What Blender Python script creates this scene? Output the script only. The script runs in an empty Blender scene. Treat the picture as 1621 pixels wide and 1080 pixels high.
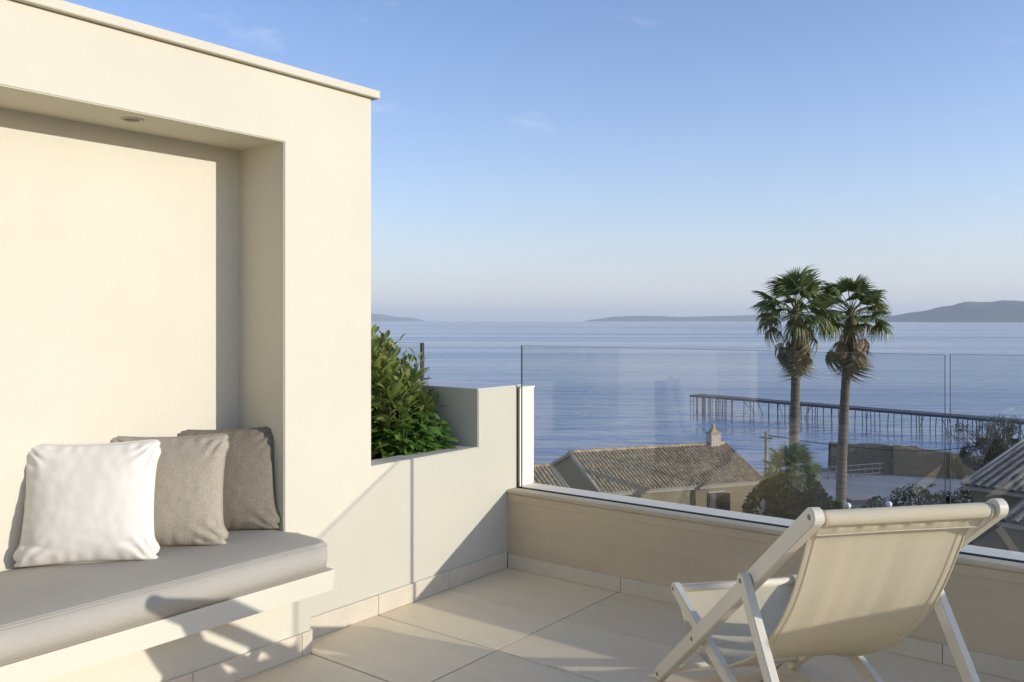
import bpy, bmesh, math, random
from mathutils import Vector, Matrix, Quaternion, noise
R = math.radians
random.seed(7)
SC = bpy.context.scene
COL = SC.collection

# ------------------------------------------------------------------ camera
YAW = R(37.757)
CAM = Vector((2.7073, -3.4562, 1.25))
FW = Vector((-math.sin(YAW), math.cos(YAW), 0)); RT = Vector((math.cos(YAW), math.sin(YAW), 0))
cam_d = bpy.data.cameras.new('camera'); cam_d.sensor_width = 36; cam_d.lens = 1368/1621*36
cam_d.shift_y = -32/1621; cam_d.clip_start = .05; cam_d.clip_end = 120000
cam = bpy.data.objects.new('camera', cam_d); COL.objects.link(cam)
cam.location = CAM; cam.rotation_euler = (R(90), 0, YAW); SC.camera = cam

# ------------------------------------------------------------------ light
SUN = Vector((1, .385, .218)).normalized()
ELEV = math.asin(SUN.z); AZ = math.atan2(SUN.x, SUN.y)
w = bpy.data.worlds.new('World'); SC.world = w; w.use_nodes = True
nt = w.node_tree; nt.nodes.clear()
def N(t, kind, **kw):
    n = t.nodes.new(kind)
    for k, v in kw.items(): setattr(n, k, v)
    return n
sky = N(nt, 'ShaderNodeTexSky', sky_type='NISHITA', sun_disc=False)
sky.sun_elevation = ELEV; sky.sun_rotation = AZ; sky.altitude = 20
sky.air_density = 1.0; sky.dust_density = .6; sky.ozone_density = 2.8
bg = N(nt, 'ShaderNodeBackground'); bg.inputs[1].default_value = .135
# thin wisps of cloud
tc = N(nt, 'ShaderNodeTexCoord'); mp = N(nt, 'ShaderNodeMapping'); mp.inputs['Scale'].default_value = (2.2, 2.2, 9)
mp.inputs['Rotation'].default_value = (0, 0, 0)
nz = N(nt, 'ShaderNodeTexNoise'); nz.inputs['Scale'].default_value = 2.6; nz.inputs['Detail'].default_value = 7; nz.inputs['Roughness'].default_value = .62
cr = N(nt, 'ShaderNodeMapRange'); cr.inputs[1].default_value = .615; cr.inputs[2].default_value = .9; cr.inputs[3].default_value = 0; cr.inputs[4].default_value = .26
mx = N(nt, 'ShaderNodeMix', data_type='RGBA'); mx.inputs[7].default_value = (5.6, 5.4, 5.8, 1)
tint = N(nt, 'ShaderNodeMix', data_type='RGBA', blend_type='MULTIPLY'); tint.inputs[0].default_value = 1; tint.inputs[7].default_value = (1.0, .925, 1.06, 1)
wo = N(nt, 'ShaderNodeOutputWorld')
L = nt.links.new
L(tc.outputs['Generated'], mp.inputs[0]); L(mp.outputs[0], nz.inputs['Vector']); L(nz.outputs[0], cr.inputs[0])
L(sky.outputs[0], tint.inputs[6]); L(tint.outputs[2], mx.inputs[6]); L(cr.outputs[0], mx.inputs[0])
# pale lavender air low over the whole horizon
sx = N(nt, 'ShaderNodeSeparateXYZ'); L(tc.outputs['Generated'], sx.inputs[0]); az_ = N(nt, 'ShaderNodeMath', operation='ABSOLUTE'); L(sx.outputs[2], az_.inputs[0])
d1 = N(nt, 'ShaderNodeMath', operation='DIVIDE'); L(az_.outputs[0], d1.inputs[0]); d1.inputs[1].default_value = -.11
ex = N(nt, 'ShaderNodeMath', operation='EXPONENT'); L(d1.outputs[0], ex.inputs[0]); m8 = N(nt, 'ShaderNodeMath', operation='MULTIPLY'); L(ex.outputs[0], m8.inputs[0]); m8.inputs[1].default_value = .85
hz_ = N(nt, 'ShaderNodeMix', data_type='RGBA'); hz_.inputs[7].default_value = (3.15, 3.25, 3.5, 1); L(m8.outputs[0], hz_.inputs[0]); L(mx.outputs[2], hz_.inputs[6])
L(hz_.outputs[2], bg.inputs[0]); L(bg.outputs[0], wo.inputs[0])
sd = bpy.data.lights.new('sun', 'SUN'); sd.energy = 2.25; sd.angle = R(.45); sd.color = (1, .97, .94)
so = bpy.data.objects.new('sun', sd); COL.objects.link(so); so.rotation_euler = SUN.to_track_quat('Z', 'Y').to_euler()
so.location = (8, 3, 6)
SC.view_settings.view_transform = 'Standard'; SC.view_settings.look = 'None'
SC.view_settings.exposure = .90; SC.view_settings.gamma = 1; SC.view_settings.use_curve_mapping = False
SC.cycles.max_bounces = 12; SC.cycles.transparent_max_bounces = 24; SC.cycles.diffuse_bounces = 5
SC.cycles.use_denoising = True; SC.cycles.sample_clamp_indirect = 6

# ------------------------------------------------------------------ helpers
def srgb(r, g, b):
    f = lambda c: (c/255/12.92) if c/255 <= .04045 else ((c/255+.055)/1.055)**2.4
    return (f(r), f(g), f(b), 1)
MATS = {}
def mat(name, col, rough=.6, var=.12, vscale=3, bump=.0, bscale=40, bdist=.004, stretch=(1, 1, 1), metal=0, sss=0, spec=.5, col2=None, trans=0, fine=0, coord='Object'):
    m = bpy.data.materials.new(name); m.use_nodes = True; t = m.node_tree; b = t.nodes['Principled BSDF']; l = t.links.new
    b.inputs['Roughness'].default_value = rough; b.inputs['Metallic'].default_value = metal
    b.inputs['Specular IOR Level'].default_value = spec
    tc = N(t, 'ShaderNodeTexCoord'); mp = N(t, 'ShaderNodeMapping'); mp.inputs['Scale'].default_value = stretch
    l(tc.outputs[coord], mp.inputs[0])
    n1 = N(t, 'ShaderNodeTexNoise'); n1.inputs['Scale'].default_value = vscale; n1.inputs['Detail'].default_value = 6; n1.inputs['Roughness'].default_value = .6
    l(mp.outputs[0], n1.inputs['Vector'])
    mr = N(t, 'ShaderNodeMapRange'); mr.inputs[1].default_value = .3; mr.inputs[2].default_value = .7
    l(n1.outputs[0], mr.inputs[0])
    mix = N(t, 'ShaderNodeMix', data_type='RGBA')
    c = Vector(col[:3]); c2 = Vector(col2[:3]) if col2 else c*(1-var*2)
    mix.inputs[6].default_value = (*c2, 1); mix.inputs[7].default_value = (*(c if col2 else c*(1+var*.3)), 1)
    l(mr.outputs[0], mix.inputs[0]); out = mix.outputs[2]
    if fine:
        n3 = N(t, 'ShaderNodeTexNoise'); n3.inputs['Scale'].default_value = bscale*1.7; n3.inputs['Detail'].default_value = 3; l(mp.outputs[0], n3.inputs['Vector'])
        m3 = N(t, 'ShaderNodeMapRange'); m3.inputs[1].default_value = .35; m3.inputs[2].default_value = .65; m3.inputs[3].default_value = 1-fine; m3.inputs[4].default_value = 1+fine*.5; l(n3.outputs[0], m3.inputs[0])
        mm = N(t, 'ShaderNodeMix', data_type='RGBA', blend_type='MULTIPLY'); mm.inputs[0].default_value = 1; l(out, mm.inputs[6]); l(m3.outputs[0], mm.inputs[7]); out = mm.outputs[2]
    l(out, b.inputs['Base Color'])
    if bump:
        n2 = N(t, 'ShaderNodeTexNoise'); n2.inputs['Scale'].default_value = bscale; n2.inputs['Detail'].default_value = 5; l(mp.outputs[0], n2.inputs['Vector'])
        bp = N(t, 'ShaderNodeBump'); bp.inputs['Strength'].default_value = bump; bp.inputs['Distance'].default_value = bdist
        l(n2.outputs[0], bp.inputs['Height']); l(bp.outputs[0], b.inputs['Normal'])
    if trans:   # thin leaf / cloth: some light passes through
        tr = N(t, 'ShaderNodeBsdfTranslucent'); l(out, tr.inputs[0]); ms = N(t, 'ShaderNodeMixShader'); ms.inputs[0].default_value = trans
        o = t.nodes['Material Output']; l(b.outputs[0], ms.inputs[1]); l(tr.outputs[0], ms.inputs[2]); l(ms.outputs[0], o.inputs[0])
    MATS[name] = m
    return m

def link(name, me, m=None, parent=None, smooth=False):
    o = bpy.data.objects.new(name, me); COL.objects.link(o)
    if m is not None and len(me.materials) == 0: me.materials.append(m)
    if parent is not None: o.parent = parent
    if smooth:
        for p in me.polygons: p.use_smooth = True
    return o
def pyd(name, vs, fs, m=None, parent=None, smooth=False):
    me = bpy.data.meshes.new(name); me.from_pydata([tuple(v) for v in vs], [], fs); me.update()
    return link(name, me, m, parent, smooth)
def bobj(name, bm, m=None, parent=None, smooth=False):
    me = bpy.data.meshes.new(name); bmesh.ops.recalc_face_normals(bm, faces=bm.faces); bm.to_mesh(me); bm.free()
    return link(name, me, m, parent, smooth)
def addbox(bm, x0, x1, y0, y1, z0, z1, bev=0, seg=2):
    r = bmesh.ops.create_cube(bm, size=1); vs = r['verts']
    for v in vs:
        v.co.x = x0 if v.co.x < 0 else x1; v.co.y = y0 if v.co.y < 0 else y1; v.co.z = z0 if v.co.z < 0 else z1
    if bev:
        es = list({e for v in vs for e in v.link_edges})
        bmesh.ops.bevel(bm, geom=es, offset=bev, segments=seg, affect='EDGES', profile=.5)
def box(name, x0, x1, y0, y1, z0, z1, m, parent=None, bev=0, seg=2):
    bm = bmesh.new(); addbox(bm, x0, x1, y0, y1, z0, z1, bev, seg); return bobj(name, bm, m, parent)
def tube_pts(vs, fs, pts, rad, n=8, cap=True):
    base = len(vs); k = len(pts)
    if not hasattr(rad, '__len__'): rad = [rad]*k
    up = Vector((0, 0, 1)); prev = None
    for i, p in enumerate(pts):
        p = Vector(p); d = (Vector(pts[min(i+1, k-1)])-Vector(pts[max(i-1, 0)])).normalized()
        if prev is None:
            a = d.cross(up) if abs(d.z) < .95 else d.cross(Vector((1, 0, 0)))
        else: a = prev-d*prev.dot(d)
        a.normalize(); prev = a; b = d.cross(a)
        for j in range(n):
            t = 2*math.pi*j/n; vs.append(p+(a*math.cos(t)+b*math.sin(t))*rad[i])
    for i in range(k-1):
        for j in range(n):
            fs.append((base+i*n+j, base+i*n+(j+1) % n, base+(i+1)*n+(j+1) % n, base+(i+1)*n+j))
    if cap: fs.append(tuple(base+j for j in range(n))[::-1]); fs.append(tuple(base+(k-1)*n+j for j in range(n)))
def tube(name, pts, rad, m, parent=None, n=8, smooth=True):
    vs, fs = [], []; tube_pts(vs, fs, pts, rad, n); return pyd(name, vs, fs, m, parent, smooth)
def tag(o, label=None, cat=None, group=None, kind=None):
    if label: o['label'] = label
    if cat: o['category'] = cat
    if group: o['group'] = group
    if kind: o['kind'] = kind
    return o
def thing(name, label, cat, loc=(0, 0, 0), rz=0, group=None):
    o = bpy.data.objects.new(name, None); COL.objects.link(o); o.location = loc; o.rotation_euler = (0, 0, rz); o.empty_display_size = .2
    return tag(o, label, cat, group)
def struct(o): o['kind'] = 'structure'; return o
def W(l, d, z): v = CAM+RT*l+FW*d; return Vector((v.x, v.y, 1.25+z))      # metres right of, ahead of and above the terrace eye point
def stamp(name, me, mtx, parent, m=None):
    o = bpy.data.objects.new(name, me); COL.objects.link(o); o.parent = parent; o.matrix_local = mtx; return o
def nmod(o, wdt=.003, seg=2):
    b = o.modifiers.new('bevel', 'BEVEL'); b.width = wdt; b.segments = seg; b.limit_method = 'ANGLE'; b.angle_limit = R(40); return o

# ------------------------------------------------------------------ materials
plaster = mat('cream_render', (.645, .588, .447), .85, .04, 1.1, .25, 55, .003, fine=.015)
parapet_m = mat('weathered_beige_render', (.68, .54, .345), .85, .10, 1.3, .35, 45, .003, stretch=(1, 1, 3), fine=.05)
white_paint = mat('white_paint', (.84, .755, .60), .8, .02, 4, .05, 60, .001, spec=.1)
cap_m = mat('pale_cap_stone', (.72, .70, .68), .75, .05, 3, .15, 60, .002)
tile_m = mat('beige_floor_tile', (.86, .70, .455), .40, .04, 2.6, .12, 26, .0015, stretch=(1.2, 5, 1), fine=.05)
skirt_m = mat('stone_skirting', (.70, .60, .435), .6, .05, 3, .1, 30, .0015, stretch=(3, 3, 3), fine=.04)
grout = mat('dark_grout', (.07, .055, .042), .9, .1, 10)
dark_gap = mat('black_rubber', (.004, .004, .005), .9, .1, 10, spec=0.02)
soil_m = mat('planter_soil', (.05, .035, .022), .95, .3, 30, .8, 60, .02)
steel = mat('dull_steel', (.35, .31, .25), .35, .1, 20, metal=.9)
far_ao = None

def glass_mat(name, tintc=(.985, .994, .992)):
    m = bpy.data.materials.new(name); m.use_nodes = True; t = m.node_tree; t.nodes.clear(); l = t.links.new
    o = N(t, 'ShaderNodeOutputMaterial'); tr = N(t, 'ShaderNodeBsdfTransparent'); tr.inputs[0].default_value = (*tintc, 1)
    gl = N(t, 'ShaderNodeBsdfGlossy'); gl.inputs['Roughness'].default_value = 0.0
    ge = N(t, 'ShaderNodeNewGeometry'); dt = N(t, 'ShaderNodeVectorMath', operation='DOT_PRODUCT'); l(ge.outputs['Incoming'], dt.inputs[0]); l(ge.outputs['Normal'], dt.inputs[1])
    ab = N(t, 'ShaderNodeMath', operation='ABSOLUTE'); l(dt.outputs['Value'], ab.inputs[0]); iv = N(t, 'ShaderNodeMath', operation='SUBTRACT'); iv.inputs[0].default_value = 1; l(ab.outputs[0], iv.inputs[1])
    pw_ = N(t, 'ShaderNodeMath', operation='POWER'); l(iv.outputs[0], pw_.inputs[0]); pw_.inputs[1].default_value = 5
    fr = N(t, 'ShaderNodeMath', operation='MULTIPLY_ADD'); l(pw_.outputs[0], fr.inputs[0]); fr.inputs[1].default_value = .38; fr.inputs[2].default_value = .052
    nz = N(t, 'ShaderNodeTexNoise'); nz.inputs['Scale'].default_value = 2.5; bp = N(t, 'ShaderNodeBump'); bp.inputs['Strength'].default_value = .02; bp.inputs['Distance'].default_value = .004
    tc = N(t, 'ShaderNodeTexCoord'); l(tc.outputs['Object'], nz.inputs['Vector']); l(nz.outputs[0], bp.inputs['Height']); l(bp.outputs[0], gl.inputs['Normal'])
    mx = N(t, 'ShaderNodeMixShader'); l(fr.outputs[0], mx.inputs[0]); l(tr.outputs[0], mx.inputs[1]); l(gl.outputs[0], mx.inputs[2]); l(mx.outputs[0], o.inputs[0])
    return m
glass = glass_mat('clear_glass')
edge_m = mat('dark_glass_edge', (.03, .055, .05), .15, .05, 10)

# ------------------------------------------------------------------ sea, land, haze
ZS, ZG = -11.1, -9.75
def sea_mat():
    m = bpy.data.materials.new('sea_water'); m.use_nodes = True; t = m.node_tree; b = t.nodes['Principled BSDF']; l = t.links.new
    b.inputs['Base Color'].default_value = (.008, .070, .23, 1); b.inputs['Roughness'].default_value = .08; b.inputs['IOR'].default_value = 1.33
    g = N(t, 'ShaderNodeNewGeometry'); mp = N(t, 'ShaderNodeMapping'); mp.inputs['Rotation'].default_value = (0, 0, -YAW+.06)
    l(g.outputs['Position'], mp.inputs[0])
    def nz(scale, st, det=5, ro=.6):
        q = N(t, 'ShaderNodeMapping'); q.inputs['Scale'].default_value = (st*scale, scale, scale); l(mp.outputs[0], q.inputs[0])
        n = N(t, 'ShaderNodeTexNoise'); n.inputs['Scale'].default_value = 1; n.inputs['Detail'].default_value = det; n.inputs['Roughness'].default_value = ro
        l(q.outputs[0], n.inputs['Vector']); return n.outputs[0]
    b1 = N(t, 'ShaderNodeBump'); b1.inputs['Distance'].default_value = .9; b1.inputs['Strength'].default_value = .55; l(nz(.17, .25, 4, .55), b1.inputs['Height'])
    b2 = N(t, 'ShaderNodeBump'); b2.inputs['Distance'].default_value = .16; b2.inputs['Strength'].default_value = .5; l(nz(.8, .28, 4, .55), b2.inputs['Height']); l(b1.outputs[0], b2.inputs['Normal'])
    l(b2.outputs[0], b.inputs['Normal'])
    # broad slicks and cat's-paws change how rough the surface is
    mr = N(t, 'ShaderNodeMapRange'); mr.inputs[1].default_value = .35; mr.inputs[2].default_value = .65; mr.inputs[3].default_value = .08; mr.inputs[4].default_value = .22
    l(nz(.012, .12, 4, .6), mr.inputs[0]); l(mr.outputs[0], b.inputs['Roughness'])
    return m
S = 30000
o = pyd('sea', [(-S, -S, ZS), (S, -S, ZS), (S, S, ZS), (-S, S, ZS)], [(0, 1, 2, 3)], sea_mat()); struct(o)

ground_m = mat('dry_ground', (.17, .145, .10), .95, .25, .25, .4, 3, .1, col2=(.10, .10, .05, 1))
shore = [(-400, 50), (-60, 54), (-20, 57), (6, 56.5), (14, 58.5), (18, 61), (23, 64.5), (30, 64.5), (40, 63), (50, 64), (58, 69), (66, 76), (80, 82), (120, 86), (400, 100)]
vs, fs = [], []
for l_, d_ in shore: vs.append(W(l_, d_, ZG-1.25))
for l_, d_ in shore: vs.append(W(l_, -350, ZG-1.25))
for l_, d_ in shore: vs.append(W(l_, d_+2.2, ZS-1.25-1.0))
n = len(shore)
for i in range(n-1): fs += [(n+i, n+i+1, i+1, i), (i, i+1, 2*n+i+1, 2*n+i)]
struct(pyd('ground', vs, fs, ground_m))

def hill(name, l0, l1, dist, prof, depth, m, seed, thin=1):
    """terrain ridge: prof gives height along its length"""
    nx, ny = 150, 26; vs, fs = [], []
    for i in range(nx+1):
        t = i/nx; l_ = l0+(l1-l0)*t; hgt = prof(t)
        for j in range(ny+1):
            s = j/ny; base = math.sin(math.pi*s)**.9
            k = noise.fractal(Vector((l_/1500+seed, s*3.1, seed)), 1.0, 2.0, 5)
            z = max(0, hgt*base*(1+.25*k)+hgt*.10*k*base)
            vs.append(W(l_+depth*.12*k, dist+depth*(s-.0), ZS-1.25-1.5+z))
    for i in range(nx):
        for j in range(ny): a = i*(ny+1)+j; fs.append((a, a+ny+1, a+ny+2, a+1))
    return struct(pyd(name, vs, fs, m, smooth=True))
hill_m = mat('scrubby_hillside', (.085, .10, .095), .95, .3, .002, col2=(.05, .065, .035, 1))
def interp(t, xs):
    for (a, b), (c, d) in zip(xs, xs[1:]):
        if t <= c:
            k = (t-a)/(c-a); k = k*k*(3-2*k); return b+(d-b)*k
    return xs[-1][1]
D1 = 9000; q = D1/1368
def px2l(px, D): return (px-810.5)/1368*D
hill('headland', px2l(1385, D1), px2l(1900, D1), D1, lambda t: .9*q*interp(t, [(0, 1), (.03, 9), (.16, 12.5), (.25, 20), (.34, 29), (.40, 36), (.44, 34), (.56, 42), (.75, 36), (1, 4)]), 1500, hill_m, 3.1)
D2 = 17000; q2 = D2/1368
hill('distant_island', px2l(925, D2), px2l(1420, D2), D2, lambda t: q2*interp(t, [(0, .3), (.05, 4), (.12, 8.5), (.2, 10.5), (.27, 10.3), (.34, 8.5), (.45, 9.5), (.6, 9), (.8, 10), (1, 3)]), 1500, hill_m, 8.4)
D3 = 22000; q3 = D3/1368
hill('distant_cape', px2l(350, D3), px2l(672, D3), D3, lambda t: q3*interp(t, [(0, 14), (.5, 16), (.75, 13), (.88, 7), (1, .3)]), 1500, hill_m, 5.7)

hz = bpy.data.materials.new('sea_haze'); hz.use_nodes = True; t = hz.node_tree; t.nodes.clear()
ho = N(t, 'ShaderNodeOutputMaterial'); hv = N(t, 'ShaderNodeVolumePrincipled'); hv.inputs['Color'].default_value = (.89, .95, 1.0, 1); hv.inputs['Density'].default_value = 5.5e-5; hv.inputs['Anisotropy'].default_value = 0
t.links.new(hv.outputs[0], ho.inputs['Volume'])
ob = box('haze', -S-500, S+500, -S-500, S+500, ZS-3, 420, hz); ob['kind'] = 'stuff'; ob.visible_shadow = True

# ------------------------------------------------------------------ terrace floor and walls
bld = box('terrace_building', -2.6, 7.2, -7.4, .24, ZG-.5, -.03, mat('building_render', (.62, .56, .45), .85, .05, 1))
tag(bld, 'cream rendered building body carrying the roof terrace', 'building')
floor = bpy.data.objects.new('terrace_floor', None); COL.objects.link(floor); struct(floor)
bed = box('grout_bed', 0, 7.1, -7.3, 0, -.029, -.003, grout, floor)
xs = [0, .655]
while xs[-1] < 7: xs.append(min(xs[-1]+.9, 7.1))
ys = [-.45*i for i in range(17)]
tm = {}
for i in range(len(xs)-1):
    for j in range(len(ys)-1):
        wd = round(xs[i+1]-xs[i], 3)
        if wd < .05: continue
        if wd not in tm:
            bm = bmesh.new(); addbox(bm, .0025, wd-.0025, .0025, .4475, -.012, 0, .0012, 1); me = bpy.data.meshes.new('tile'); bmesh.ops.recalc_face_normals(bm, faces=bm.faces); bm.to_mesh(me); bm.free(); me.materials.append(tile_m); tm[wd] = me
        o = bpy.data.objects.new('tile', tm[wd]); COL.objects.link(o); o.parent = floor; o.location = (xs[i], ys[j+1], random.uniform(-.0004, .0004))
# world-position mapping for tiles so that no two look alike
for nd in tile_m.node_tree.nodes:
    if nd.type == 'MAPPING':
        g = N(tile_m.node_tree, 'ShaderNodeNewGeometry'); tile_m.node_tree.links.new(g.outputs['Position'], nd.inputs[0])
        oi = N(tile_m.node_tree, 'ShaderNodeObjectInfo'); mu = N(tile_m.node_tree, 'ShaderNodeMath', operation='MULTIPLY'); mu.inputs[1].default_value = 37
        tile_m.node_tree.links.new(oi.outputs['Random'], mu.inputs[0]); cb = N(tile_m.node_tree, 'ShaderNodeCombineXYZ'); tile_m.node_tree.links.new(mu.outputs[0], cb.inputs[2]); tile_m.node_tree.links.new(mu.outputs[0], cb.inputs[0])
        tile_m.node_tree.links.new(cb.outputs[0], nd.inputs['Location'])
        hs = N(tile_m.node_tree, 'ShaderNodeHueSaturation'); rm_ = N(tile_m.node_tree, 'ShaderNodeMapRange'); rm_.inputs[3].default_value = .92; rm_.inputs[4].default_value = 1.06; tile_m.node_tree.links.new(oi.outputs['Random'], rm_.inputs[0]); tile_m.node_tree.links.new(rm_.outputs[0], hs.inputs['Value'])
        bs_ = tile_m.node_tree.nodes['Principled BSDF'].inputs['Base Color']; src = bs_.links[0].from_socket; tile_m.node_tree.links.new(src, hs.inputs['Color']); tile_m.node_tree.links.new(hs.outputs[0], bs_)

wall = thing('terrace_wall', 'tall cream rendered wall with a recessed seating niche and a stepped planter opening', 'wall')
NY0, NY1, ZL, ZT, ND = -2.95, -1.38, 1.933, 2.19, .285
def prism(name, poly, x0, x1, m, parent, bev=0.004, fronts=True):
    """poly of (y, z) extruded along x; only the edges of the x1 face are rounded"""
    bm = bmesh.new()
    a = [bm.verts.new((x0, y, z)) for y, z in poly]; b = [bm.verts.new((x1, y, z)) for y, z in poly]
    bm.faces.new(a[::-1]); bm.faces.new(b); k = len(poly)
    for i in range(k): bm.faces.new((a[i], a[(i+1) % k], b[(i+1) % k], b[i]))
    bmesh.ops.recalc_face_normals(bm, faces=bm.faces)
    if bev:
        es = [e for e in bm.edges if all(abs(v.co.x-x1) < 1e-6 for v in e.verts) and max(v.co.z for v in e.verts) > .01]
        bmesh.ops.bevel(bm, geom=es, offset=bev, segments=3, affect='EDGES')
    return bobj(name, bm, m, parent)
poly = [(-3.1, .0), (-3.1, ZT), (-.93, ZT), (-.93, .635), (-.23, .635), (-.23, .915), (.084, .915), (.084, 0), (NY1, 0), (NY1, ZL), (NY0, ZL), (NY0, 0)]
prism('front_face', poly, -.12, 0, plaster, wall)
bm = bmesh.new()
addbox(bm, -.75, -.12, NY1, -.93, 0, ZT)              # pier
addbox(bm, -.75, -.12, -3.1, NY0, 0, ZT)
addbox(bm, -.75, -ND, NY0, NY1, 0, ZT)                 # niche back
addbox(bm, -ND, -.12, NY0, NY1, ZL, ZT)                # niche head
bobj('wall_core', bm, plaster, wall)
bm = bmesh.new(); addbox(bm, -.67, -.12, -.23, .13, 0, .915); bobj('planter_end_block', bm, plaster, wall)
box('block_cap', -.672, -.001, -.231, .128, .9152, .919, cap_m, wall)
cp = prism('coping', [(-3.12, ZT), (-3.12, ZT+.032), (-.905, ZT+.032), (-.905, ZT)], -.78, .026, plaster, wall, .002)
bm = bmesh.new(); addbox(bm, -1.9, -.67, .0, .13, -.02, .80); addbox(bm, -1.9, -1.8, -.93, .0, -.02, .80); bobj('planter_outer_wall', bm, plaster, wall)
bm = bmesh.new(); addbox(bm, -1.8, -.12, -.93, -.23, 0, .585); addbox(bm, -1.8, -.67, -.23, 0, 0, .585)
so_ = bobj('soil', bm, soil_m, wall)
# skirting tiles along the wall
def skirt(name, x0, x1, y0, y1, zt, parent): return box(name, x0, x1, y0, y1, .0006, zt, skirt_m, parent, .0018, 2)
for y0, y1 in ((-.45, -.013), (-.9, -.45), (-1.334, -.9)): skirt('skirting_tile', 0, .011, y0+.0015, y1-.0005, .084, wall)
for k in range(7):
    pass

parapet = thing('parapet_wall', 'low weathered beige parapet along the sea side under the glass railing', 'parapet')
bm = bmesh.new()
prof = [(0, 0), (0, .372), (.0, .372), (-.006, .377), (-.008, .384), (-.004, .391), (.006, .394), (.062, .394), (.062, 0)]
vs = []; fs = []
bmv = [[bm.verts.new((x, y, z)) for y, z in prof if True] for x in (.0005, 7.1)]
for i in range(len(prof)): 
    try: bm.faces.new((bmv[0][i], bmv[0][(i+1) % len(prof)], bmv[1][(i+1) % len(prof)], bmv[1][i]))
    except Exception: pass
bm.faces.new(bmv[0][::-1]); bm.faces.new(bmv[1]); bmesh.ops.remove_doubles(bm, verts=bm.verts, dist=1e-5)
bobj('wall_body', bm, parapet_m, parapet)
box('top_band', .0005, 7.1, -.0035, .001, .335, .3715, parapet_m, parapet, .001, 1)
x = .012
for x1 in [.67+.45*i for i in range(14)]:
    skirt('skirting_tile', x+.001, x1-.001, -.011, 0, .07, parapet); x = x1
box('glazing_channel', .0005, 7.1, .0625, .1045, .2, .3925, dark_gap, parapet)

ledge = thing('balustrade_ledge', 'white painted ledge and upright post framing the outer side of the glass railing', 'ledge')
box('ledge_top', -.118, 7.1, .105, .235, -.02, .392, white_paint, ledge, .003)
box('post', -.12, .001, .105, .228, .3925, .898, white_paint, ledge, .003)
box('post_cap', -.123, .006, .102, .231, .8985, .9075, white_paint, ledge, .002)
box('gap_seal', -.119, -.012, .0845, .1045, .1, .9, dark_gap, ledge)

def pane(name, x0, x1, y, zb, zt, label):
    t_ = thing(name, label, 'glass panel', ((x0+x1)/2, y, zb), 0, 'frameless glass railing panels'); hw = (x1-x0)/2; h_ = zt-zb
    box('glass_sheet', -hw+.0015, hw-.0015, -.005, .005, 0, h_-.0015, glass, t_)
    for s in (-1, 1): box('polished_edge', min(s*hw, s*(hw-.0014)), max(s*hw, s*(hw-.0014)), -.0052, .0052, 0, h_, edge_m, t_)
    box('polished_edge', -hw+.0016, hw-.0016, -.0052, .0052, h_-.0013, h_, edge_m, t_)
    return t_
pane('glass_panel', .024, 2.010, .0895, .393, 1.124, 'wide clear glass railing panel beside the white post')
pane('glass_panel', 2.026, 4.012, .0895, .393, 1.127, 'clear glass railing panel right of the joint, behind the deck chair top')
gp = pane('glass_panel', -1.85, -.696, .10, .801, 1.125, 'glass railing panel with a black end post behind the planter shrub')
box('end_post', .5772, .5895, -.011, .011, 0, .3245, mat('black_metal', (.006, .008, .014), .6, .1, 10), gp, .001)

# downlight in the niche head
dl = thing('recessed_downlight', 'small round recessed downlight in the niche ceiling', 'downlight', (-.105, -1.93, ZL))
vs, fs = [], []; n = 32
for r_, z_ in ((.037, 0), (.037, -.003), (.030, -.003), (.0285, .0), (.026, .0)):
    for j in range(n): vs.append((r_*math.cos(2*math.pi*j/n), r_*math.sin(2*math.pi*j/n), z_-.0005))
for i in range(4):
    for j in range(n): fs.append((i*n+j, i*n+(j+1) % n, (i+1)*n+(j+1) % n, (i+1)*n+j))
pyd('trim_ring', vs, fs, plaster, dl, True)
vs = [(.027*math.cos(2*math.pi*j/n), .027*math.sin(2*math.pi*j/n), -.001) for j in range(n)]
pyd('lens', vs, [tuple(range(n))], mat('brown_lens', (.06, .045, .03), .3, .1, 20), dl)

# ------------------------------------------------------------------ bench, cushion and pillows
bench = thing('built_in_bench', 'cream rendered bench slab on a recessed base running below the niche', 'bench')
bm = bmesh.new(); addbox(bm, -ND+.0005, .268, -3.4, NY1-.0012, .272, .345); addbox(bm, .0008, .268, NY1-.0012, NY1+.017, .272, .345); bobj('seat_slab', bm, plaster, bench)
bm = bmesh.new(); addbox(bm, .0012, .108, -3.4, -1.343, 0, .2715); bobj('bench_base', bm, plaster, bench)
y = -1.34
while y > -3.4:
    y0 = max(y-(.45 if y < -1.35 else .05), -3.4); skirt('skirting_tile', .1082, .119, y0+.001, y-.001, .084, bench); y = y0
skirt('skirting_tile', .0118, .1078, -1.3428, -1.332, .084, bench)

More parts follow.
